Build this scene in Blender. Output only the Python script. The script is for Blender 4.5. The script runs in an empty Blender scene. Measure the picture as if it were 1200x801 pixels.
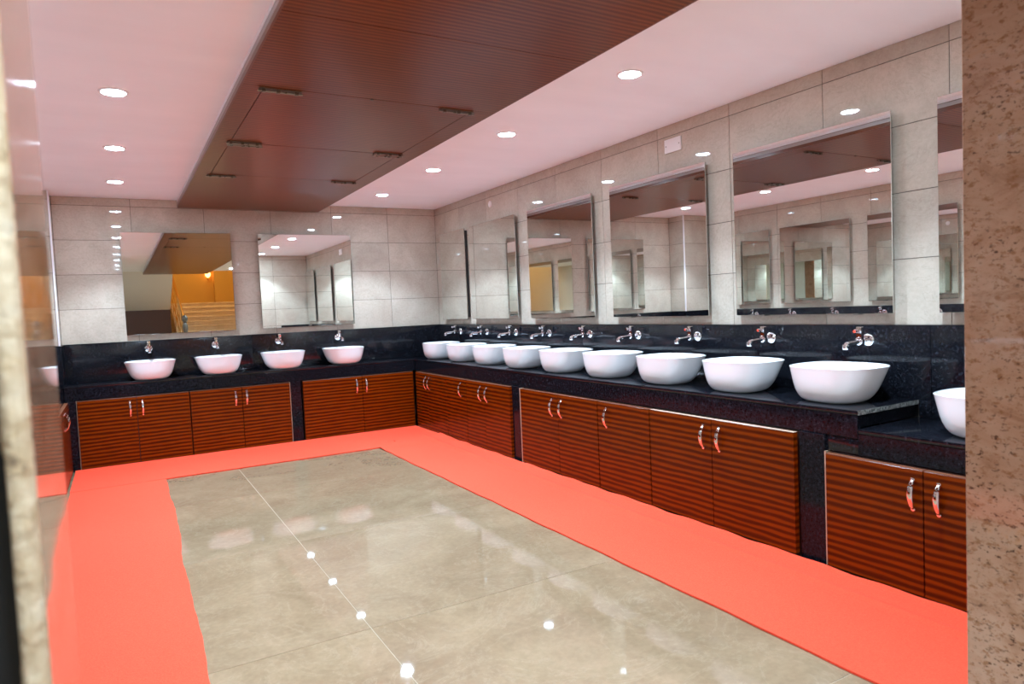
import bpy, bmesh, math, random
from mathutils import Vector, Matrix
random.seed(7)
SC = bpy.context.scene
COL = SC.collection

# ------------------------------------------------------------------ camera
CAM = Vector((-3.1127, -7.0118, 1.2072))
YAW, PITCH, ROLL = 0.5219, -0.0518, -0.0438
fw = Vector((math.sin(YAW)*math.cos(PITCH), math.cos(YAW)*math.cos(PITCH), math.sin(PITCH)))
r0 = Vector((math.cos(YAW), -math.sin(YAW), 0)); u0 = r0.cross(fw)
rt = math.cos(ROLL)*r0 + math.sin(ROLL)*u0
up = -math.sin(ROLL)*r0 + math.cos(ROLL)*u0
cd = bpy.data.cameras.new('camera'); cam = bpy.data.objects.new('camera', cd); COL.objects.link(cam)
cam.matrix_world = Matrix(((rt.x, up.x, -fw.x, CAM.x), (rt.y, up.y, -fw.y, CAM.y), (rt.z, up.z, -fw.z, CAM.z), (0, 0, 0, 1)))
cd.sensor_width = 36; cd.lens = 24.0; cd.clip_start = 0.02
cd.dof.use_dof = True; cd.dof.focus_distance = 4.6; cd.dof.aperture_fstop = 4.0
SC.camera = cam
# ------------------------------------------------------------------ world, exposure, light levels
w = bpy.data.worlds.new('world'); SC.world = w; w.use_nodes = True
w.node_tree.nodes['Background'].inputs[0].default_value = (0.9, 0.8, 0.7, 1)
w.node_tree.nodes['Background'].inputs[1].default_value = 0.05
SC.view_settings.view_transform = 'Standard'; SC.view_settings.look = 'None'
SC.view_settings.gamma = 1; SC.view_settings.use_curve_mapping = False
SC.view_settings.exposure = 0.12
SC.cycles.max_bounces = 14; SC.cycles.glossy_bounces = 12; SC.cycles.diffuse_bounces = 6
SPOT_W = 168.0; SPOT_ANGLE = math.radians(104); SPOT_BLEND = 0.42
DISC = 430.0
LAMP_COL = (0.60, 0.80, 1.0)
STAIR_W = 105.0

# ------------------------------------------------------------------ dimensions (metres)
XL = -4.03            # left wall
YF = -6.02            # inner face of the front wall
H = 2.316             # ceiling
ZB = 1.0448           # top of the black splashback
ZT = 0.709            # worktop
ZF = 0.589            # bottom of the fascia
DR, DB = 0.4615, 0.346
XLC = -3.53           # front edge of the left counter
XA, XB = -3.18, -1.126  # the opening

# ------------------------------------------------------------------ materials
def mat(name, base=(.8,.8,.8), rough=.5, metal=0.0, **kw):
    m = bpy.data.materials.new(name); m.use_nodes = True
    b = m.node_tree.nodes['Principled BSDF']
    b.inputs['Base Color'].default_value = (*base, 1); b.inputs['Roughness'].default_value = rough
    b.inputs['Metallic'].default_value = metal
    for k, v in kw.items(): b.inputs[k].default_value = v
    return m
class NT:
    def __init__(s, m): s.m = m; s.t = m.node_tree; s.b = s.t.nodes['Principled BSDF']
    def n(s, typ, **kw):
        x = s.t.nodes.new(typ)
        for k, v in kw.items():
            if k in x.inputs: x.inputs[k].default_value = v
            else: setattr(x, k, v)
        return x
    def l(s, a, b): s.t.links.new(a, b)
    def ramp(s, fac, stops):
        r = s.n('ShaderNodeValToRGB'); e = r.color_ramp.elements
        while len(e) < len(stops): e.new(0.5)
        for el, (p, c) in zip(e, stops): el.position = p; el.color = (*c, 1)
        s.l(fac, r.inputs[0]); return r.outputs[0]
    def noise(s, vec, scale, detail=4, rough=.55, dist=0.0):
        x = s.n('ShaderNodeTexNoise'); x.inputs['Scale'].default_value = scale; x.inputs['Detail'].default_value = detail
        x.inputs['Roughness'].default_value = rough; x.inputs['Distortion'].default_value = dist
        s.l(vec, x.inputs['Vector']); return x.outputs['Fac']
    def mapping(s, vec, scale=(1,1,1)):
        x = s.n('ShaderNodeMapping'); x.inputs['Scale'].default_value = scale; s.l(vec, x.inputs['Vector']); return x.outputs[0]
    def mix(s, fac, a, b, mode='MIX'):
        x = s.n('ShaderNodeMix'); x.data_type = 'RGBA'; x.blend_type = mode
        for inp, v in ((x.inputs[0], fac), (x.inputs[6], a), (x.inputs[7], b)):
            if hasattr(v, 'is_output'): s.l(v, inp)
            elif isinstance(v, tuple): inp.default_value = (*v, 1)
            else: inp.default_value = v
        return x.outputs[2]
    def bump(s, h, strength, dist=.002):
        x = s.n('ShaderNodeBump'); x.inputs['Strength'].default_value = strength; x.inputs['Distance'].default_value = dist
        s.l(h, x.inputs['Height']); s.l(x.outputs[0], s.b.inputs['Normal'])
    def objvec(s, rnd=True):
        tc = s.n('ShaderNodeTexCoord'); o = tc.outputs['Object']
        if not rnd: return o
        oi = s.n('ShaderNodeObjectInfo'); mu = s.n('ShaderNodeMath', operation='MULTIPLY'); mu.inputs[1].default_value = 37.0
        s.l(oi.outputs['Random'], mu.inputs[0])
        ad = s.n('ShaderNodeVectorMath', operation='ADD'); s.l(o, ad.inputs[0]); s.l(mu.outputs[0], ad.inputs[1])
        s.rnd = oi.outputs['Random']; return ad.outputs[0]
    def world(s): return s.n('ShaderNodeNewGeometry').outputs['Position']

def marble(name, dark, light, vein, rough, scale=1.0, coat=0.0):
    m = mat(name, light, rough); t = NT(m); v = t.objvec()
    n1 = t.noise(v, 3.0*scale, 6, .6, .8)
    c = t.ramp(n1, [(.3, dark), (.7, light)])
    n2 = t.noise(t.mapping(v, (1, 1, 1.6)), 3.2*scale, 8, .68, 1.6)
    c = t.mix(t.ramp(n2, [(.485, (0,0,0)), (.5, (.35,.35,.35)), (.515, (0,0,0))]), c, vein)
    n3 = t.noise(v, 60*scale, 3, .6)
    c = t.mix(.22, c, t.ramp(n3, [(.35, tuple(x*.86 for x in dark)), (.65, light)]))
    vr = t.ramp(t.rnd, [(0, (.94,.94,.94)), (1, (1.04,1.03,1.02))])
    c = t.mix(1.0, c, vr, 'MULTIPLY')
    t.l(c, t.b.inputs['Base Color']); return m
M = {}
M['tile'] = marble('wall_tile_marble', (.44,.37,.295), (.57,.50,.41), (.29,.24,.19), .022)
M['floor'] = marble('floor_marble', (.215,.140,.080), (.325,.226,.136), (.40,.31,.21), .035, .8)
M['grout'] = mat('dark_grout', (.10,.085,.07), .8)
M['pale_grout'] = mat('pale_grout', (.50,.40,.28), .7)
M['ceiling'] = mat('ceiling_paint', (.84,.80,.79), .55)
t = NT(M['ceiling']); v = t.world()
t.l(t.ramp(t.noise(t.mapping(v, (1,3,1)), 1.3, 3), [(.3, (.87,.86,.87)), (.7, (.91,.90,.91))]), t.b.inputs['Base Color'])
# black granite
M['granite'] = mat('black_granite', (.012,.012,.014), .10); t = NT(M['granite']); v = t.objvec()
c = t.ramp(t.noise(v, 75, 6, .75), [(.40, (.002,.002,.003)), (.58, (.010,.011,.016)), (.72, (.045,.05,.065))])
c = t.mix(t.ramp(t.noise(v, 320, 2), [(.62, (0,0,0)), (.74, (.4,.4,.4))]), c, (.06,.065,.08))
t.l(c, t.b.inputs['Base Color'])
M['granite_top'] = M['granite'].copy(); M['granite_top'].name = 'black_granite_polished'
M['granite'].node_tree.nodes['Principled BSDF'].inputs['Specular IOR Level'].default_value = .15
# brown speckled granite of the opening
def speckled(name, rough):
    m = mat(name, (.3,.16,.1), rough); t = NT(m); v = t.objvec(False)
    vv = t.mapping(v, (1.2, 1.2, 1.9))
    n1 = t.noise(vv, 7, 6, .65, .6)
    c = t.ramp(n1, [(.28, (.33,.165,.09)), (.45, (.47,.27,.17)), (.62, (.51,.32,.215)), (.8, (.54,.25,.10))])
    n2 = t.noise(vv, 26, 5, .75, 0)
    c = t.mix(t.ramp(n2, [(.53, (0,0,0)), (.62, (.85,.85,.85))]), c, (.30,.135,.06))
    n3 = t.noise(vv, 46, 4, .7, 0); n4 = t.noise(vv, 4, 3)
    mu = t.n('ShaderNodeMath', operation='MULTIPLY'); t.l(t.ramp(n3, [(.56, (0,0,0)), (.64, (1,1,1))]), mu.inputs[0])
    t.l(t.ramp(n4, [(.38, (.1,.1,.1)), (.62, (1,1,1))]), mu.inputs[1])
    c = t.mix(mu.outputs[0], c, (.085,.040,.024))
    t.l(c, t.b.inputs['Base Color']); return m
M['brown'] = speckled('brown_speckled_granite', .045)
M['rough'] = mat('rough_stone_edge', (.5,.4,.3), .85); t = NT(M['rough']); v = t.objvec(False)
c = t.ramp(t.noise(v, 22, 5, .65, .5), [(.32, (.08,.04,.02)), (.40, (.52,.36,.20)), (.6, (.68,.53,.35)), (.75, (.50,.43,.34))])
t.l(c, t.b.inputs['Base Color']); t.bump(t.noise(v, 40, 5), .8, .006)
# striped laminate, stripes across an axis
def laminate(name, axis, period, dark, light, rough):
    m = mat(name, light, rough); t = NT(m); v = t.objvec(False)
    sx = t.n('ShaderNodeSeparateXYZ'); t.l(v, sx.inputs[0])
    st = (1.5,1.5,9) if axis == 2 else (1.5,9,1.5)
    nz = t.noise(t.mapping(v, st), 1.2, 3, .6)
    ma = t.n('ShaderNodeMath', operation='MULTIPLY_ADD'); t.l(nz, ma.inputs[0]); ma.inputs[1].default_value = period*1.1; t.l(sx.outputs[axis], ma.inputs[2])
    ph = t.n('ShaderNodeMath', operation='MULTIPLY'); ph.inputs[1].default_value = 2*math.pi/period; t.l(ma.outputs[0], ph.inputs[0])
    sn = t.n('ShaderNodeMath', operation='SINE'); t.l(ph.outputs[0], sn.inputs[0])
    mr = t.n('ShaderNodeMapRange'); mr.inputs[1].default_value = -1; t.l(sn.outputs[0], mr.inputs[0])
    mid = tuple((a*.62+b*.38) for a, b in zip(dark, light))
    c = t.ramp(mr.outputs[0], [(.12, dark), (.5, mid), (.88, light)])
    fs = (2,2,160) if axis == 2 else (2,160,2)
    fine = t.ramp(t.noise(t.mapping(v, fs), 3, 3), [(.3, (.82,.82,.82)), (.7, (1.08,1.08,1.08))])
    c = t.mix(1.0, c, fine, 'MULTIPLY')
    t.l(c, t.b.inputs['Base Color']); t.b.inputs['Specular IOR Level'].default_value = .16; return m
M['door'] = laminate('striped_door_laminate', 2, .032, (.066,.0085,.0005), (.195,.031,.0006), .24)
M['panel'] = laminate('striped_ceiling_laminate', 1, .0285, (.100,.027,.0065), (.205,.063,.016), .28)
M['side'] = mat('brown_edge_laminate', (.12,.036,.014), .35)
M['plaster'] = mat('grey_plaster', (.42,.38,.37), .7)
M['carcass'] = mat('dark_cabinet_board', (.045,.014,.008), .5)
M['edge'] = mat('pale_board_edge', (.50,.34,.23), .6)
M['lip'] = mat('brown_board_edge', (.17,.05,.018), .5)
M['sawn'] = mat('sawn_granite_edge', (.14,.14,.13), .6); t = NT(M['sawn']); v = t.objvec(False)
t.l(t.ramp(t.noise(v, 90, 4, .7), [(.4, (.03,.03,.03)), (.62, (.34,.34,.31))]), t.b.inputs['Base Color'])
M['ceramic'] = mat('white_ceramic', (.86,.86,.87), .06)
M['chrome'] = mat('chrome', (.86,.87,.90), .05, 1.0)
M['steel'] = mat('dull_steel', (.30,.28,.24), .35, .85)
M['bolt'] = mat('aged_bolt_metal', (.15,.13,.10), .4, .5)
M['mirror'] = mat('mirror_glass', (.88,.905,.885), .0, 1.0)
M['mback'] = mat('mirror_backing', (.03,.028,.026), .6)
M['mgrey'] = mat('grey_mirror_backing', (.30,.29,.28), .45)
M['white'] = mat('white_plastic', (.80,.76,.74), .35)
M['trimw'] = mat('pale_corner_bead', (.80,.78,.80), .35)
M['black'] = mat('black_paint', (.01,.01,.01), .5)
# carpet
M['carpet'] = mat('coral_carpet', (.62,.095,.052), .95); t = NT(M['carpet']); v = t.world()
c = t.ramp(t.noise(v, 150, 4, .8), [(.3, (.76,.046,.014)), (.7, (.94,.084,.031))])
t.l(c, t.b.inputs['Base Color']); t.bump(t.noise(v, 300, 3), .7, .004)
M['orange'] = mat('ochre_wall_paint', (.56,.31,.055), .6)
M['cream'] = mat('cream_wall_paint', (.72,.66,.58), .6)
M['step'] = marble('stair_marble', (.62,.47,.27), (.84,.69,.46), (.50,.37,.21), .2)
M['brass'] = mat('brass', (.75,.48,.16), .2, 1.0)
M['brownwall'] = mat('dark_brown_panel', (.09,.035,.018), .4)
def emis(name, col, s):
    m = bpy.data.materials.new(name); m.use_nodes = True; b = m.node_tree.nodes['Principled BSDF']
    b.inputs['Base Color'].default_value = (.8,.8,.8,1)
    b.inputs['Emission Color'].default_value = (*col, 1); b.inputs['Emission Strength'].default_value = s; return m
M['disc'] = emis('lit_diffuser', LAMP_COL, DISC)
M['sconce'] = emis('lit_amber_glass', (1, .42, .12), 6)

# ------------------------------------------------------------------ mesh helpers
def box(bm, x0, x1, y0, y1, z0, z1, bev=0.0, seg=1):
    b2 = bmesh.new() if bev else bm
    vs = [b2.verts.new((x, y, z)) for x in (x0, x1) for y in (y0, y1) for z in (z0, z1)]
    for f in ((0,1,3,2),(4,6,7,5),(0,4,5,1),(2,3,7,6),(0,2,6,4),(1,5,7,3)): b2.faces.new([vs[i] for i in f])
    if bev:
        bmesh.ops.bevel(b2, geom=list(b2.edges), offset=bev, segments=seg, affect='EDGES', profile=.7)
        me = bpy.data.meshes.new('tmp'); b2.to_mesh(me); b2.free(); bm.from_mesh(me); bpy.data.meshes.remove(me)
    return bm
def tube(bm, pts, rads, seg=12, flat=1.0, caps=True):
    """swept round section through pts; rads one radius per point; flat squashes the side axis"""
    pts = [Vector(p) for p in pts]; rings = []
    if not isinstance(rads, (list, tuple)): rads = [rads]*len(pts)
    for i, p in enumerate(pts):
        d = (pts[min(i+1, len(pts)-1)] - pts[max(i-1, 0)]).normalized()
        a = Vector((0,0,1)) if abs(d.z) < .9 else Vector((0,1,0))
        s = d.cross(a).normalized(); n = s.cross(d).normalized()
        rings.append([bm.verts.new(p + rads[i]*(math.cos(k*2*math.pi/seg)*s*flat + math.sin(k*2*math.pi/seg)*n)) for k in range(seg)])
    for a, b in zip(rings, rings[1:]):
        for k in range(seg): bm.faces.new((a[k], a[(k+1)%seg], b[(k+1)%seg], b[k]))
    if caps: bm.faces.new(rings[0][::-1]); bm.faces.new(rings[-1])
    return bm
def lathe(bm, prof, origin, axis='z', seg=20):
    rings = []
    for r, h in prof:
        ring = []
        for k in range(seg):
            a = 2*math.pi*k/seg; c, s = r*math.cos(a), r*math.sin(a)
            p = {'z': (c, s, h), 'x': (h, c, s), 'y': (c, h, s)}[axis]
            ring.append(bm.verts.new(Vector(p)+Vector(origin)))
        rings.append(ring)
    for a, b in zip(rings, rings[1:]):
        for k in range(seg): bm.faces.new((a[k], a[(k+1)%seg], b[(k+1)%seg], b[k]))
    bm.faces.new(rings[0][::-1]); bm.faces.new(rings[-1]); return bm
def mesh(name, bm, m, smooth=False):
    bmesh.ops.recalc_face_normals(bm, faces=bm.faces)
    me = bpy.data.meshes.new(name); bm.to_mesh(me); bm.free()
    if m is not None: me.materials.append(m)
    if smooth:
        for p in me.polygons: p.use_smooth = True
        try: me.set_sharp_from_angle(angle=math.radians(40))
        except Exception: pass
    return me
def obj(name, me, parent=None, loc=(0,0,0), rz=0.0):
    o = bpy.data.objects.new(name, me); COL.objects.link(o); o.location = loc; o.rotation_euler = (0,0,rz)
    if parent: o.parent = parent
    return o
def part(name, bm, m, parent, smooth=False, loc=(0,0,0), rz=0.0, label=None):
    o = obj(name, mesh(name, bm, m, smooth), parent, loc, rz)
    if label: o['label'] = label
    return o
def tag(o, label=None, cat=None, group=None, kind=None):
    if label: o['label'] = label
    if cat: o['category'] = cat
    if group: o['group'] = group
    if kind: o['kind'] = kind
    return o
def thing(name, loc, label, cat, group=None, rz=0.0):
    return tag(obj(name, None, None, loc, rz), label, cat, group)
def B(*a, **k): return box(bmesh.new(), *a, **k)
def struct(name, bm, m, label):
    return tag(obj(name, mesh(name, bm, m)), label, None, None, 'structure')
def dup(root, loc, rz, label, group=None):
    r = root.copy(); COL.objects.link(r); r.location = loc; r.rotation_euler = (0,0,rz); r['label'] = label
    if group: r['group'] = group
    for ch in root.children:
        c = ch.copy(); COL.objects.link(c); c.parent = r
        for g in ch.children:
            d = g.copy(); COL.objects.link(d); d.parent = c
    return r

# ------------------------------------------------------------------ structure
TCACHE = {}
def tiles(parent, origin, rz, us, zs, th=.005, gap=.0035, m=None):
    """tiles on a vertical plane: local +x runs along the wall, local -y is the face"""
    m = m or M['tile']; ca, sa = math.cos(rz), math.sin(rz)
    for u0_, u1_ in zip(us, us[1:]):
        for z0_, z1_ in zip(zs, zs[1:]):
            wv, hv = round(u1_-u0_-gap, 4), round(z1_-z0_-gap, 4)
            k = (wv, hv, m.name, th)
            if k not in TCACHE: TCACHE[k] = mesh('tile', B(-wv/2, wv/2, 0, th, -hv/2, hv/2), m)
            um = (u0_+u1_)/2; j = random.uniform(-.0002, .0002)
            obj('tile', TCACHE[k], parent, (origin[0]+ca*um - sa*j, origin[1]+sa*um + ca*j, (z0_+z1_)/2), rz)
ZS = [ZB, ZB+.3, ZB+.6, ZB+.9, ZB+1.2, H]
R90 = math.radians(90)
TW = .005  # tile thickness stands proud of the dark grout bed

wr = struct('wall_right', B(TW-.001, .25, YF-.35, .25, 0, H+.1), M['grout'], 'right wall clad in beige marble tiles above the counter')
tiles(wr, (0, 0, 0), -R90, [0, .6094]+[.6094+.6*i for i in range(1, 9)]+[-YF], ZS)
wb = struct('wall_back', B(-4.3, TW-.001, TW-.001, .25, 0, H+.1), M['grout'], 'far back wall clad in beige marble tiles')
tiles(wb, (-3.54, 0, 0), 0, [0, .587, 1.187, 1.787, 2.387, 2.987, 3.54], ZS)
wl = struct('wall_left', B(XL-.25, XL-TW+.001, YF-.35, .0, 0, H+.1), M['grout'], 'left wall clad in beige marble tiles')
tiles(wl, (XL, YF, 0), R90, [0]+[-YF-.77-.6*i for i in range(8, -1, -1)]+[-YF-.28], ZS)
# corner pier in the far left corner
pr = struct('wall_pier', B(XL-.004, -3.54-TW+.001, -.28+TW-.001, 0, 0, H), M['grout'], 'tiled corner pier at the far left')
tiles(pr, (XL, -.28, 0), 0, [0, .49], ZS)
tiles(pr, (-3.54, -.28, 0), R90, [0, .28], ZS)
for bm_ in (B(XL, -3.54, -.292, -.28, ZT, ZB, bev=.002), B(-3.5405, -3.528, -.292, 0, ZT, ZB, bev=.002)):
    part('splash_slab', bm_, M['granite'], pr, label='black granite slab facing the foot of the pier')
struct('trim_1', B(-3.545, -3.533, -.287, -.272, ZB, H-.001), M['trimw'], 'white corner bead on the edge of the tiled pier')
# front wall either side of the opening
fr = struct('wall_front', B(XB+.022, .25, -6.33, YF-TW+.001, 0, H+.1), M['granite'], 'front wall right of the opening, tiled inside')
tiles(fr, (0, YF, 0), 2*R90, [0, .61, -XB-.001], [0, .145, .445, .745]+ZS)
part('granite_slab', B(XB, XB+.022, -6.335, YF, 0, H, bev=.002), M['brown'], fr, label='brown speckled granite slab lining the opening')
fl = struct('wall_front.001', B(XL-.25, XA-.0235, -6.26, YF-TW+.001, 0, H+.1), M['black'], 'front wall left of the opening, tiled inside')
tiles(fl, (XA-.0235, YF, 0), 2*R90, [0, .6, XA-.0235-XL], ZS)
part('granite_slab', B(XA-.002, XA, -6.318, YF, 0, H), M['brown'], fl, label='polished brown granite face lining the opening')
# rough sawn slab edge facing the lobby: grid with uneven surface
bm = bmesh.new(); nx, nz = 10, 220; g = {}
rr = random.Random(3)
for i in range(nx+1):
    for j in range(nz+1):
        s = i/nx*2-1
        bulge = .009*(1-abs(s)**3)
        edge = .0025*math.sin(j*.21)+.002*math.sin(j*.57+1)+rr.uniform(-.0012, .0012)
        yv = -6.318 - bulge - rr.uniform(0, .002)
        xv = XA-.0115+s*.0105 + (edge if abs(s) > .85 and s < 0 else 0)
        if i == nx: xv, yv = XA-.0005, -6.317
        if i == 0: yv = -6.30
        g[i, j] = bm.verts.new((xv, yv, j/nz*H))
for i in range(nx):
    for j in range(nz): bm.faces.new((g[i,j], g[i+1,j], g[i+1,j+1], g[i,j+1]))
back = [[bm.verts.new((x, -6.03, j/nz*H)) for j in (0, nz)] for x in (XA-.022, XA-.003)]
part('rough_slab_edge', bm, M['rough'], fl, smooth=True, label='rough sawn pale edge of the granite slab')
part('slab_core', B(XA-.022, XA-.0025, -6.30, YF-.001, 0, H), M['rough'], fl)

# floor: big marble tiles over a pale bed
flo = struct('floor', B(-5.2, .6, -14.2, .2, -.2, -.0012), M['pale_grout'], 'polished beige marble floor of large square tiles')
xs = [-5.0]+[-4.745+1.2*i for i in range(0, 5)]+[.6]
ys = [.1]+[-.9-1.2*i for i in range(0, 8)]
FC = {}
for x0, x1 in zip(xs, xs[1:]):
    for y1, y0 in zip(ys, ys[1:]):
        gx = .0026; k = (round(x1-x0, 3), round(y1-y0, 3))
        if k not in FC: FC[k] = mesh('tile', B(-k[0]/2+gx/2, k[0]/2-gx/2, -k[1]/2+gx/2, k[1]/2-gx/2, -.0011, 0), M['floor'])
        obj('tile', FC[k], flo, ((x0+x1)/2, (y0+y1)/2, random.uniform(-.0003, 0)))
cl = struct('ceiling', B(-5.2, .6, -9.95, .2, H, H+.12), M['ceiling'], 'flat white painted ceiling with recessed downlights')

# ------------------------------------------------------------------ lobby behind the camera (seen in the far mirrors)
struct('wall_lobby_left', B(-5.2, -5.0, -14.2, -6.3, 0, 4.6), M['cream'], 'cream side wall of the lobby')
struct('wall_lobby_right', B(.4, .6, -14.2, -6.3, 0, 4.6), M['cream'], 'cream side wall of the lobby by the stairs')
struct('wall_stair', B(-5.2, .6, -14.2, -13.9, 0, 4.6), M['orange'], 'ochre end wall above the staircase')
struct('wall_stair_side', B(-.72, .4, -13.9, -13.62, 1.681, 4.6), M['orange'], 'ochre return wall right of the staircase')
struct('wall_soffit_front', B(-5.0, .4, -10.05, -9.951, H+.02, 4.6), M['orange'], 'ochre bulkhead above the lobby ceiling')
struct('ceiling_stairwell', B(-5.2, .6, -14.2, -9.951, 4.5, 4.6), M['cream'], 'ceiling of the stairwell')
bm = bmesh.new()
vs = [bm.verts.new(p) for p in ((-5.0,-9.96,H),(-1.98,-9.96,H),(-1.98,-11.7,1.50),(-5.0,-11.7,1.50),(-5.0,-9.96,H+.14),(-1.98,-9.96,H+.14),(-1.98,-11.7,1.64),(-5.0,-11.7,1.64))]
for f in ((0,1,2,3),(4,7,6,5),(0,4,5,1),(1,5,6,2),(2,6,7,3),(3,7,4,0)): bm.faces.new([vs[i] for i in f])
struct('ceiling_soffit', bm, M['cream'], 'sloping white soffit under the upper stair flight')
struct('wall_understair', B(-5.0, -1.98, -11.75, -11.70, 0, 1.50), M['brownwall'], 'dark brown panelled wall under the stairs')
st = thing('staircase', (-1.25, -9.5, 0), 'marble staircase rising behind the opening, seen in the far left mirror', 'staircase')
NS, RI, TR = 14, .12, .29
for i in range(NS):
    q = part('step', B(-.62, 1.64, -TR*(i+1), -TR*i, 0 if i == 0 else RI*i-.002, RI*(i+1)-.03), M['step'], st)
    part('tread', B(-.63, 1.64, -TR*(i+1), -TR*i+.035, RI*(i+1)-.03, RI*(i+1), bev=.004), M['step'], q)
part('landing', B(-.62, 1.64, -4.39, -TR*NS, 0, RI*NS), M['step'], st)
for dz in (.30, .62): part('rail', tube(bmesh.new(), [(-.60, .03, .06+dz), (-.60, -TR*NS, .06+dz+RI*NS)], .011, 8), M['brass'], st, True)
rl = part('handrail', tube(bmesh.new(), [(-.60, .03, 1.18), (-.60, -TR*NS, 1.18+RI*NS)], .028), M['brass'], st, True, label='brass handrail')
for i in range(NS):
    y_ = -TR*(i+.5); zb_ = RI*(i+1)
    if i % 2 == 0: part('baluster', tube(bmesh.new(), [(-.60, y_, zb_), (-.60, y_, 1.18+RI*(i+.6))], .008, 8), M['brass'], st, True)
part('newel_post', lathe(bmesh.new(), [(.06,0),(.06,.12),(.035,.16),(.035,.5),(.055,.54),(.035,.58),(.035,.95),(.05,1.0),(.055,1.1),(.03,1.16),(.055,1.22),(.06,1.27),(.035,1.32),(.004,1.335)], (-.60, .09, 0)), M['bolt'], st, True, label='dull metal newel post with ball top')
sl = thing('wall_lamp', (-.86, -13.88, 2.36), 'small amber wall lamp on the ochre stair wall', 'lamp')
part('bracket', tube(bmesh.new(), [(0,0,0),(0,.08,-.03),(0,.12,.02)], .012), M['brass'], sl, True)
part('glass_shade', lathe(bmesh.new(), [(.02,0),(.06,.04),(.075,.10),(.05,.15),(.04,.16)], (0,.12,.02)), M['sconce'], sl, True)
ld = bpy.data.lights.new('stair_lamp', 'POINT'); ld.energy = STAIR_W; ld.color = (1, .70, .34); ld.shadow_soft_size = .12
lo = bpy.data.objects.new('stair_lamp_light', ld); COL.objects.link(lo); lo.location = (-1.6, -11.6, 3.9)
lf = thing('pendant_lamp', (-1.6, -11.6, 4.5), 'warm pendant lamp hanging above the staircase', 'lamp')
part('cord', tube(bmesh.new(), [(0,0,0),(0,0,-.42)], .006, 8), M['black'], lf, True)
part('shade', lathe(bmesh.new(), [(.05,-.42),(.05,-.45),(.02,-.47)], (0,0,0)), M['brass'], lf, True)
lo.parent = lf; lo.location = (0,0,-.62)

# ------------------------------------------------------------------ brown ceiling panel with two hatches and tower bolts
PX0, PX1, ZP = -2.565, -1.288, 2.249
cp = thing('ceiling_panel', (0, 0, 0), 'dropped dark brown striped timber panel running down the ceiling centre', 'ceiling panel')
hx0, hx1 = -2.472, -1.415; hy = (-3.75, -2.66, -1.665)
bm = bmesh.new()
for y0, y1 in ((-9.95, -7.2), (-7.2, -4.58), (-4.58, hy[0])): box(bm, PX0+.003, PX1-.003, y0+.0015, y1-.0015, ZP, H)
box(bm, PX0+.003, hx0, hy[0], -.001, ZP, H); box(bm, hx1, PX1-.003, hy[0], -.001, ZP, H); box(bm, hx0, hx1, hy[2], -.001, ZP, H)
part('panel_board', bm, M['panel'], cp)
for y0, y1 in zip(hy, hy[1:]):
    part('hatch_door', B(hx0+.004, hx1-.004, y0+.004, y1-.004, ZP, H-.02), M['panel'], cp)
for xa, xb, xg in ((PX0-.006, PX0+.003, PX0-.004), (PX1-.003, PX1+.006, PX1+.004)):
    part('side_board', B(xa, xb, -9.95, -.001, ZP-.0005, ZP+.022), M['side'], cp)
    part('edge_strip', B(min(xa, xb)+.001, max(xa, xb)-.001, -9.95, -.001, ZP+.022, ZP+.046), M['plaster'], cp, label='grey plaster strip above the panel edge')
    part('edge_strip', B(min(xa, xb)+.001, max(xa, xb)-.001, -9.95, -.001, ZP+.050, H-.0005), M['ceiling'], cp, label='white painted strip along the ceiling')
def bolt(x, y, flip=1):
    p = part('tower_bolt', B(-.095, .095, -.014, .014, -.004, 0, bev=.001), M['bolt'], cp, loc=(x, y, ZP), label='steel tower bolt on the brown panel')
    for bx_ in (-.075, -.01, .072):
        part('bolt_bracket', B(bx_*flip-.008, bx_*flip+.008, -.012, .012, -.018, -.003, bev=.002), M['bolt'], p)
    part('bolt_rod', tube(bmesh.new(), [(-.10, 0, -.011), (.10, 0, -.011)], .0055, 10), M['steel'], p, True)
    part('bolt_knob', tube(bmesh.new(), [(.02*flip, 0, -.011), (.02*flip, -.022, -.017)], .005, 8), M['bolt'], p, True)
for y_, dbl in ((-3.725, 0), (-2.68, 1), (-1.645, 0)):
    bolt(-2.395, y_, 1); bolt(-1.497, y_, -1)
    if dbl: bolt(-2.385, y_+.045, 1); bolt(-1.49, y_+.045, -1)
part('hatch_stud', lathe(bmesh.new(), [(.008, 0), (.008, -.006)], (-1.967, -3.75, ZP), seg=10), M['bolt'], cp, True)

# ------------------------------------------------------------------ downlights
def downlight():
    r = thing('downlight', (0,0,H), 'round recessed ceiling downlight', 'ceiling light', 'recessed ceiling downlights')
    part('trim_ring', lathe(bmesh.new(), [(.050,-.0025),(.053,-.006),(.064,-.0035),(.066,-.0002),(.052,-.0002)], (0,0,0), seg=32), M['white'], r, True)
    part('diffuser', lathe(bmesh.new(), [(.0005,-.0042),(.047,-.0042),(.050,-.0025)], (0,0,0), seg=32), M['disc'], r, True)
    l = bpy.data.lights.new('downlight_lamp', 'SPOT'); l.energy = SPOT_W; l.color = LAMP_COL
    l.spot_size = SPOT_ANGLE; l.spot_blend = SPOT_BLEND; l.shadow_soft_size = .04
    o = bpy.data.objects.new('downlight_lamp', l); COL.objects.link(o); o.parent = r; o.location = (0,0,-.012)
    return r
dl = downlight()
ORD = ['first','second','third','fourth','fifth','sixth','seventh','eighth','ninth','tenth']
RY = [-.77, -1.98, -3.16, -4.38, -5.58]; LY = [-.82, -2.0, -3.2, -4.4, -5.6, -6.8, -8.0, -9.2]
first = True
for side, xx, yy in (('right', -.87, RY+[-6.8, -8.0, -9.2]), ('left', -3.06, LY)):
    for i, y_ in enumerate(yy):
        lab = f'round recessed downlight {side} of the brown panel, {ORD[i]} from the back wall'
        if first: dl.location = (xx, y_, H); dl['label'] = lab; first = False
        else: dup(dl, (xx, y_, H), 0, lab)

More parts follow.
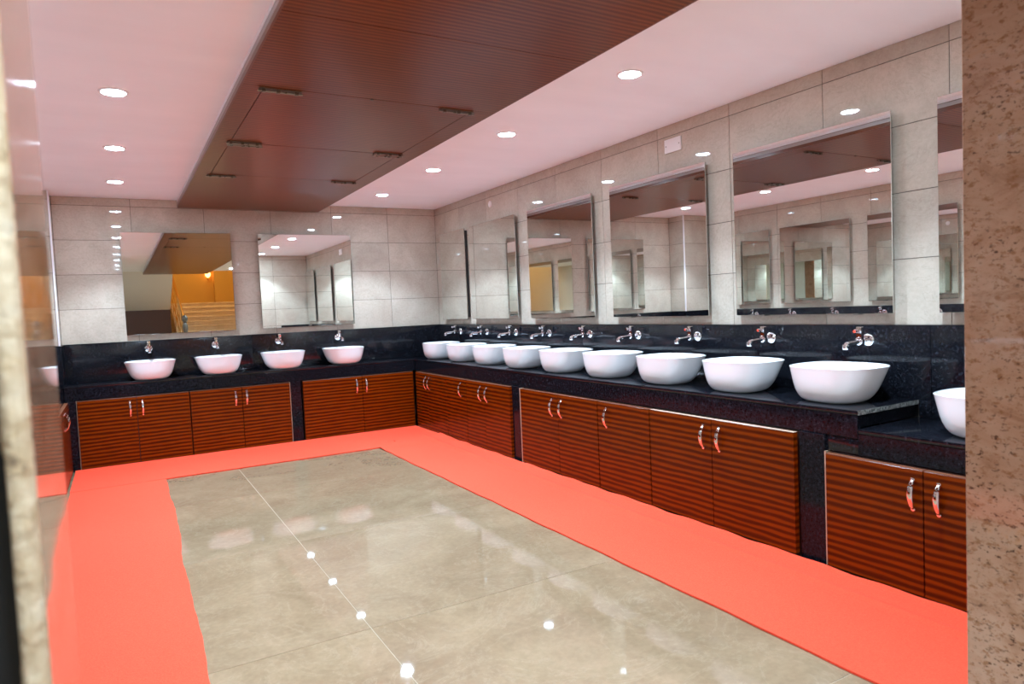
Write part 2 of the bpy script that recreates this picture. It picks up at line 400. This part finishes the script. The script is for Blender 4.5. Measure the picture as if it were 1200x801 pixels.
# ------------------------------------------------------------------ counters
def slab(parent, name, *b):
    top = name != 'fascia_slab'
    return part(name, B(*b, bev=.005 if name == 'worktop_slab' else .002, seg=2), M['granite_top' if top else 'granite'], parent, top)
cr = thing('vanity_counter', (0,0,0), 'long black granite counter along the right wall', 'counter')
for y0, y1 in ((-2.338, -.001), (-3.9, -2.34), (-5.27, -3.902)):
    slab(cr, 'worktop_slab', -DR, -.0005, y0, y1, ZT-.02, ZT)
for y0, y1 in ((-2.338, -DB), (-3.0, -2.34), (-4.2, -3.002), (-5.268, -4.202)):
    slab(cr, 'fascia_slab', -DR+.002, -DR+.02, y0, y1, ZF, ZT-.021)
part('sawn_end', B(-DR+.001, -.001, -5.2716, -5.2702, ZT-.0195, ZT-.001), M['sawn'], cr, label='rough grey sawn end of the worktop')
slab(cr, 'void_shade_slab', -DR+.02, -.001, -5.262, -5.25, .634, ZT-.021)  # black slab added for the shade in the open void under the worktop
cb = thing('vanity_counter', (0,0,0), 'black granite counter along the far back wall', 'counter')
for x0, x1 in ((XLC, -2.4), (-2.398, -.89), (-.888, -DR-.001)):
    slab(cb, 'worktop_slab', x0, x1, -DB, -.0005, ZT-.02, ZT)
    slab(cb, 'fascia_slab', x0, x1, -DB+.002, -DB+.02, ZF, ZT-.021)
ll = thing('vanity_counter', (0,0,0), 'lower black granite counter at the near end of the right wall', 'counter')
ZL = .633
slab(ll, 'worktop_slab', -DR, -.0005, YF+.001, -5.271, ZL-.02, ZL)
slab(ll, 'fascia_slab', -DR+.002, -DR+.02, YF+.001, -5.27, .52, ZL-.021)
cl_ = thing('vanity_counter', (0,0,0), 'black granite counter along the left wall beside the tiled pier', 'counter')
for y0, y1 in ((-2.2, -.293), (-4.1, -2.202), (YF+.001, -4.102)):
    slab(cl_, 'worktop_slab', XL+.0005, XLC-.001, y0, y1, ZT-.02, ZT)
    slab(cl_, 'fascia_slab', XLC-.02, XLC-.003, y0, min(y1, -.347), ZF, ZT-.021)
# splashbacks
def splash(label, slabs):
    s = thing('splashback', (0,0,0), label, 'splashback')
    for b in slabs: slab(s, 'splash_slab', *b)
splash('black granite splashback behind the right wall taps', [(-.014, -.0005, -2.72, -.001, ZT+.0005, ZB), (-.014, -.0005, -5.326, -2.722, ZT+.0005, ZB), (-.014, -.0005, YF+.001, -5.329, ZL+.0005, ZB), (-.014, -.0005, -5.326, -5.272, ZL+.0005, ZT-.0005)])
splash('black granite splashback on the far back wall', [(-3.527, -2.0, -.014, -.0005, ZT+.0005, ZB), (-1.998, -.015, -.014, -.0005, ZT+.0005, ZB)])
splash('black granite splashback on the left wall', [(XL+.0005, XL+.014, -3.0, -.294, ZT+.0005, ZB), (XL+.0005, XL+.014, YF+.001, -3.002, ZT+.0005, ZB)])
splash('short black granite splashback on the front wall', [(-.52, -.016, YF+.0005, YF+.013, ZL+.0005, ZB)])

# ------------------------------------------------------------------ cabinets
# local frame: +x along the run, front faces -y, origin at floor on the fascia line
def handle_mesh():
    bm = bmesh.new(); pts = []; rad = []
    for i in range(15):
        s = i/14; z = .058-.116*s
        out = .026*math.sin(math.pi*min(1, max(0, s)))**.6 if 0 < s < 1 else 0
        pts.append((0, -out-.002, z)); rad.append(.0042+.0022*math.sin(math.pi*s))
    tube(bm, pts, rad, 10, 1.7)
    lathe(bm, [(.0085, 0), (.0085, -.006), (.006, -.008)], (0, 0, .058), 'y', 12)
    lathe(bm, [(.0085, 0), (.0085, -.006), (.006, -.008)], (0, 0, -.058), 'y', 12)
    return mesh('handle', bm, M['chrome'], True)
HM = handle_mesh()
def cabinet(label, origin, rz, doors, depth, ztop=.580, hz=.484, carcass_top=.588, proud=.030, band='lip'):
    """doors: (u0, u1, handle_u or None) along the run"""
    c = thing('vanity_cabinet', origin, label, 'cabinet', None, rz)
    u0, u1 = doors[0][0], doors[-1][1]
    part('carcass', B(u0+.001, u1-.001, .004, depth, .002, carcass_top-.003), M['carcass'], c)
    for a, b, h in doors:
        wv = b-a-.004; zt = ztop
        d = part('door', B(-wv/2, wv/2, -proud, .0, .020-.29, zt-.29, bev=.0015), M['door'], c, loc=((a+b)/2, 0, .29))
        # pale edging strip on the top of the board
        part('edge_band', B(-wv/2+.001, wv/2-.001, -proud+.002, -.001, zt-.2898, zt-.2888), M[band], d, label='pale exposed top edge' if band == 'edge' else None)
        if h is not None: obj('handle', HM, d, (h-(a+b)/2, -proud, hz-.29))
    return c
RX = -DR
def R(y): return -y      # run coordinate on the right wall: local +x = world -y
rdoors = [('right cabinet in the far corner under the first two basins', [(.43,.743,.70),(.743,1.179,.785)]),
          ('narrow right cabinet with one door, left of the far granite pilaster pair', [(1.183,1.602,1.50)]),
          ('right cabinet with two doors just left of the far granite pilaster', [(1.606,1.951,1.885),(1.951,2.378,2.0)]),
          ('right cabinet with two doors just right of the far granite pilaster', [(2.542,3.053,2.985),(3.053,3.507,3.10)]),
          ('right cabinet with one door under the seventh basin', [(3.511,4.001,3.605)]),
          ('right cabinet with two doors left of the near granite pilaster', [(4.005,4.479,4.425),(4.479,4.978,4.535)])]
for lab, ds in rdoors: cabinet(lab, (RX, 0, 0), -R90, ds, DR-.01, band='edge' if ds[0][0] > 4 else 'lip')
lowcab = cabinet('lower right cabinet nearest the camera under the lower counter', (RX, 0, 0), -R90, [(5.135,5.552,5.515),(5.552,-YF-.004,5.612)], DR-.01, ztop=.512, hz=.415, carcass_top=.519)
slab(lowcab, 'filler_slab', 5.119, 5.268, .004, .02, .522, ZF-.002)
bdoors = [('back wall cabinet at the left end under the first basin', [(-3.447,-3.015,-3.066),(-3.015,-2.604,-2.972)]),
          ('back wall cabinet just left of the granite pilaster', [(-2.600,-2.168,-2.225),(-2.168,-1.742,-2.131)]),
          ('back wall cabinet in the right corner', [(-1.620,-1.039,-1.098),(-1.039,-.494,-1.0)])]
for lab, ds in bdoors: cabinet(lab, (0, -DB, 0), 0, ds, DB-.01)
# left run: local +x = world +y
ldoors = [('left wall cabinet nearest the far pier', [(-.98,-.385,-.93)][:0] + [(-1.42,-.90,-.95),(-.90,-.39,-.85)]),
          ('left wall cabinet second from the far pier', [(-2.46,-1.94,-1.99),(-1.94,-1.424,-1.89)]),
          ('left wall cabinet between the two granite pilasters', [(-3.62,-3.10,-3.15),(-3.10,-2.584,-3.05)]),
          ('left wall cabinet second from the opening', [(-4.78,-4.26,-4.31),(-4.26,-3.744,-4.21)]),
          ('left wall cabinet nearest the opening', [(-5.94,-5.42,-5.47),(-5.42,-4.904,-5.37)])]
for lab, ds in ldoors: cabinet(lab, (XLC-.003, 0, 0), R90, ds, .48)
def pilaster(label, x0, x1, y0, y1, z=ZF-.001, edge=None):
    p = thing('granite_pilaster', (0,0,0), label, 'pilaster')
    part('shaft', B(x0, x1, y0, y1, .001, z, bev=.002), M['granite'], p)
    if edge: part('worn_edge', B(*edge), M['edge'], p, label='pale chipped edge of the pilaster')
pilaster('black granite pilaster between right cabinets, under the fourth basin', RX-.012, RX+.4, -2.528, -2.384, edge=(RX-.028, RX+.2, -2.538, -2.530, .012, ZF-.006))
pilaster('black granite pilaster beside the step down to the lower counter', RX-.010, RX+.4, -5.118, -4.990, edge=(RX-.013, RX+.2, -5.126, -5.120, .012, .518))
pilaster('black granite pilaster between the back wall cabinets', -1.735, -1.634, -DB-.010, -DB+.3, edge=(-1.740, -1.736, -DB-.022, -DB+.2, .012, ZF-.006))
pilaster('black granite pilaster at the left end of the back wall', XLC+.001, -3.452, -DB-.012, -DB+.3, edge=(-3.4515, -3.4485, -DB-.014, -DB+.2, .012, ZF-.006))
pilaster('black granite pilaster in the left wall run, further one', XLC-.4, XLC+.008, -2.578, -2.466)
pilaster('black granite pilaster in the left wall run, middle one', XLC-.4, XLC+.008, -3.738, -3.626)
pilaster('black granite pilaster in the left wall run, nearest the opening', XLC-.4, XLC+.008, -4.898, -4.786)

# ------------------------------------------------------------------ basins
BA, BB, BN, BH, BSH = .176, .204, 2.7, .163, -.032
def basin():
    r = thing('vessel_basin', (0,0,0), 'white ceramic vessel basin', 'basin', 'white vessel basins on the counters')
    NSEG = 64; a, b, n, hh = BA, BB, BN, BH
    def ring(bm, s, z, inset=0.0):
        out = []
        for k in range(NSEG):
            th = 2*math.pi*k/NSEG; c, s_ = math.cos(th), math.sin(th)
            A, Bb = (a-inset)*s, (b-inset)*s
            x = A*math.copysign(abs(c)**(2/n), c); y = Bb*math.copysign(abs(s_)**(2/n), s_)
            out.append(bm.verts.new((x+BSH*(1-z/hh), y, z)))
        return out
    bm = bmesh.new(); rings = []
    for t_, s in ((0,.47),(.006,.53),(.025,.585),(.06,.645),(.11,.70),(.2,.762),(.33,.822),(.48,.870),(.63,.909),(.78,.945),(.9,.974),(.96,.99),(.985,.998)):
        rings.append(ring(bm, s, t_*hh))
    rings.append(ring(bm, 1.0, hh-.001, .002)); rings.append(ring(bm, 1.0, hh, .005)); rings.append(ring(bm, 1.0, hh, .009)); rings.append(ring(bm, 1.0, hh-.003, .012))
    for t_, s in ((.85,.945),(.6,.86),(.35,.74),(.18,.55),(.12,.3),(.11,.10)): rings.append(ring(bm, s, t_*hh, .012))
    for p, q in zip(rings, rings[1:]):
        for k in range(NSEG): bm.faces.new((p[k], p[(k+1)%NSEG], q[(k+1)%NSEG], q[k]))
    bm.faces.new(rings[0][::-1]); bm.faces.new(rings[-1])
    part('bowl', bm, M['ceramic'], r, True)
    part('drain', lathe(bmesh.new(), [(.030,.016),(.030,.021),(.022,.0225),(.004,.023)], (BSH*.88,0,0)), M['chrome'], r, True, label='round chrome drain')
    return r
def tap():
    """local +x = out of the wall"""
    r = thing('basin_tap', (0,0,0), 'chrome wall tap', 'tap', 'chrome wall taps above the basins')
    part('wall_flange', lathe(bmesh.new(), [(.034,0),(.034,.004),(.030,.009),(.020,.013),(.0155,.014)], (0,0,0), 'x', 24), M['chrome'], r, True)
    bm = bmesh.new(); tube(bm, [(.012,0,0),(.040,0,0),(.046,0,0),(.074,0,0),(.078,0,0)], [.0145,.0145,.019,.019,.014], 18)
    part('body', bm, M['chrome'], r, True)
    bm = bmesh.new(); tube(bm, [(.066,0,-.002),(.100,0,-.004),(.150,0,-.007),(.168,0,-.009),(.176,0,-.018)], [.0115,.0105,.0100,.0105,.0105], 14)
    lathe(bm, [(.0125,-.010),(.0140,-.013),(.0140,-.030),(.0120,-.033)], (.175,0,0), 'z', 16)
    part('spout', bm, M['chrome'], r, True)
    bm = bmesh.new(); box(bm, .050, .073, -.013, .013, .012, .068, bev=.004, seg=2)
    part('handle', bm, M['chrome'], r, True)
    bm = bmesh.new(); tube(bm, [(.066,0,.052),(.088,0,.050),(.098,0,.049),(.106,0,.048)], [.005,.0055,.010,.007], 12)
    part('lever', bm, M['chrome'], r, True)
    return r
b0 = basin(); t0 = tap(); used = [False]
TZ = .972
def station(label, bx_, by_, z, brz, tx, ty_, trz, bg):
    bl = f'white ceramic vessel basin on the {label}'; tl = f'chrome wall tap over the basin on the {label}'
    if not used[0]:
        b0.location = (bx_, by_, z); b0.rotation_euler = (0,0,brz); b0['label'] = bl
        t0.location = (tx, ty_, TZ); t0.rotation_euler = (0,0,trz); t0['label'] = tl; used[0] = True
        b0['group'] = 'basins on the '+bg; t0['group'] = 'taps on the '+bg
    else:
        dup(b0, (bx_, by_, z), brz, bl, 'basins on the '+bg); dup(t0, (tx, ty_, TZ), trz, tl, 'taps on the '+bg)
for i, y_ in enumerate([-.56, -1.15, -1.705, -2.257, -2.819, -3.374, -3.93, -4.478, -5.037]):
    station(f'right counter, {ORD[i]} from the far corner', -.245, y_, ZT, 0, -.0142, y_, 2*R90, 'right counter')
station('lower right counter beside the brown granite', -.245, -5.70, ZL, 0, -.0142, -5.62, 2*R90, 'right counter')
for i, x_ in enumerate([-2.885, -2.327, -1.75, -1.159]):
    station(f'back counter, {ORD[i]} from the left', x_, -.193, ZT, R90, x_, -.0142, -R90, 'back counter')
for i in range(9):
    y_ = -1.035-.558*i
    station(f'left counter, {ORD[i]} from the pier', -3.79, y_, ZT, 0, XL+.0142, y_, 0, 'left counter')

# ------------------------------------------------------------------ mirrors (local: face -y, glass in the xz plane)
def mirror(label, loc, rz, wv, hv, off=.034, back='mback', tilt=0.0, yaw=0.0):
    m = thing('wall_mirror', loc, label, 'mirror', 'frameless wall mirrors', rz)
    m.rotation_euler = (tilt, 0, rz+yaw)
    part('glass', B(-wv/2, wv/2, -off, -off+.006, -hv/2, hv/2, bev=.0012), M['mirror'], m)
    part('backing', B(-wv/2+.002, wv/2-.002, -off+.0062, -off+.010, -hv/2+.002, hv/2-.002), M[back], m)
    if back == 'mback': part('side_frame', B(-wv/2+.012, wv/2-.008, -off+.010, -.001, -hv/2+.02, hv/2-.02), M['mback'], m)
    else:
        for sx in (-.32, .32): part('standoff', B(sx*wv-.02, sx*wv+.02, -off+.010, -.001, -hv/2+.12, hv/2-.12), M['mback'], m)
    for s in (-.3, .3):
        part('clip', B(s*wv-.012, s*wv+.012, -off-.002, -.002, -hv/2-.006, -hv/2-.0002), M['steel'], m)
MZ, MH = 1.558, .914
rm = [(-.49,.60),(-1.348,.905),(-2.472,.905),(-3.598,.908),(-4.722,.912),(-5.675,.59)]
for i, (y_, w_) in enumerate(rm):
    mirror(f'frameless mirror on the right wall, {ORD[i]} from the far corner', (0, y_, MZ), -R90, w_, MH, (.040, .042, .042, .042, .042, .042)[i], 'mback' if i == 0 else 'mgrey')
mirror('square frameless mirror on the back wall, left one reflecting the ochre stairs', (-2.592, 0, MZ), 0, .914, MH, .034, 'mgrey')
mirror('square frameless mirror on the back wall, right one reflecting white tiles', (-1.432, 0, MZ), 0, .914, MH, .034, 'mgrey')
for i, (y0, y1) in enumerate([(-1.27,-.75),(-2.34,-1.43),(-3.46,-2.55),(-4.59,-3.68),(-5.73,-4.82)]):
    mirror(f'frameless mirror on the left wall, {ORD[i]} from the far pier', (XL, (y0+y1)/2, MZ), R90, y1-y0, MH, .04, 'mgrey')

# ------------------------------------------------------------------ small wall fittings
bp = thing('cover_plate', (0,-3.755,2.181), 'small white rectangular cover plate high on the right wall', 'cover plate')
part('plate', B(-.009, -.0003, -.073, .073, -.043, .043, bev=.003, seg=2), M['white'], bp)
for s in (-.058, .058):
    part('screw', lathe(bmesh.new(), [(.004,-.0088),(.004,-.0103),(.002,-.0108)], (0,s,0), 'x', 10), M['steel'], bp, True)
rp = thing('cover_plate', (0,-1.302,2.18), 'small round white cover plate on the right wall near the corner', 'cover plate')
part('plate', lathe(bmesh.new(), [(.030,-.0003),(.030,-.005),(.026,-.008),(.004,-.009)], (0,0,0), 'x', 24), M['white'], rp, True)

# ------------------------------------------------------------------ coral carpet runners
def runner(name, label, us, vs, pos, zf, th=.008):
    """grid strip: pos(u, v) -> x, y ; zf(x, y) -> top height"""
    bm = bmesh.new(); T = {}; D = {}
    for i, u in enumerate(us):
        for j, v in enumerate(vs):
            x, y = pos(u, v); z = zf(x, y)
            T[i,j] = bm.verts.new((x, y, z)); D[i,j] = bm.verts.new((x, y, z-th))
    nu, nv = len(us)-1, len(vs)-1
    for i in range(nu):
        for j in range(nv):
            bm.faces.new((T[i,j],T[i+1,j],T[i+1,j+1],T[i,j+1])); bm.faces.new((D[i,j],D[i,j+1],D[i+1,j+1],D[i+1,j]))
    for i in range(nu):
        bm.faces.new((T[i,0],D[i,0],D[i+1,0],T[i+1,0])); bm.faces.new((T[i,nv],T[i+1,nv],D[i+1,nv],D[i,nv]))
    for j in range(nv):
        bm.faces.new((T[0,j],T[0,j+1],D[0,j+1],D[0,j])); bm.faces.new((T[nu,j],D[nu,j],D[nu,j+1],T[nu,j+1]))
    o = obj(name, mesh(name, bm, M['carpet'], True)); tag(o, label, 'carpet', 'coral carpet runners'); return o
def lin(a, b, n): return [a+(b-a)*i/n for i in range(n+1)]
ny = lin(-1.0, -1.3, 16)+lin(-1.34, -6.9, 140)
def smooth(a, b, x): s = max(0, min(1, (x-a)/(b-a))); return s*s*(3-2*s)
def rz_(x, y):
    z = .0092+.0095*smooth(-1.36, -1.22, y)
    return z + .009*math.exp(-((x+.655)/.022)**2) + .012*smooth(-.525, -.500, x)*(.8+.2*math.sin(y*23)) + .0012*math.sin(x*9+y*3)*math.sin(y*5)*.5
runner('carpet_runner', 'coral red carpet runner along the right cabinets', lin(0, 1, 60), ny,
       lambda u, y: (-1.168 + .20*smooth(-1.20, -1.06, y)*(1-u) + u*(.6695) + (.0025*math.sin(y*7)+.002*math.sin(y*17+1))*(1-u) + .004*math.sin(y*11)*u, y), rz_)
runner('carpet_runner', 'coral red carpet runner along the back wall cabinets', lin(0, .95, 90)+lin(.955, 1, 18), lin(0, 1, 40),
       lambda u, v: (-3.49+u*2.991, -1.182+v*.7965+.002*math.sin(u*31)*(1-v)), lambda x, y: .0092+.010*max(smooth(-.41, -.386, y), smooth(-.53, -.503, x) if y > -.99 else 0))
LE = [(-1.17,-2.872),(-2.0,-2.868),(-3.37,-2.903),(-4.16,-2.917),(-4.6,-2.918),(-5.5,-2.93),(-6.9,-2.95)]
def le(y):
    for (a, xa), (b, xb) in zip(LE, LE[1:]):
        if b <= y: return xa+(xb-xa)*(y-a)/(b-a)
    return LE[-1][1]
runner('carpet_runner', 'coral red carpet runner with a wavy cut edge along the left cabinets', lin(0, 1, 24), lin(-1.186, -6.9, 150),
       lambda u, y: ((-3.485 if y > YF-.02 else XA+.012) + u*(le(y)+.005*math.sin(y*4.3)+.003*math.sin(y*9+2)+.0012*math.sin(y*31)-(-3.485 if y > YF-.02 else XA+.012)), y),
       lambda x, y: .0092+.0010*math.sin(y*4+x*3)+.002*math.exp(-((x+3.02)/.02)**2))
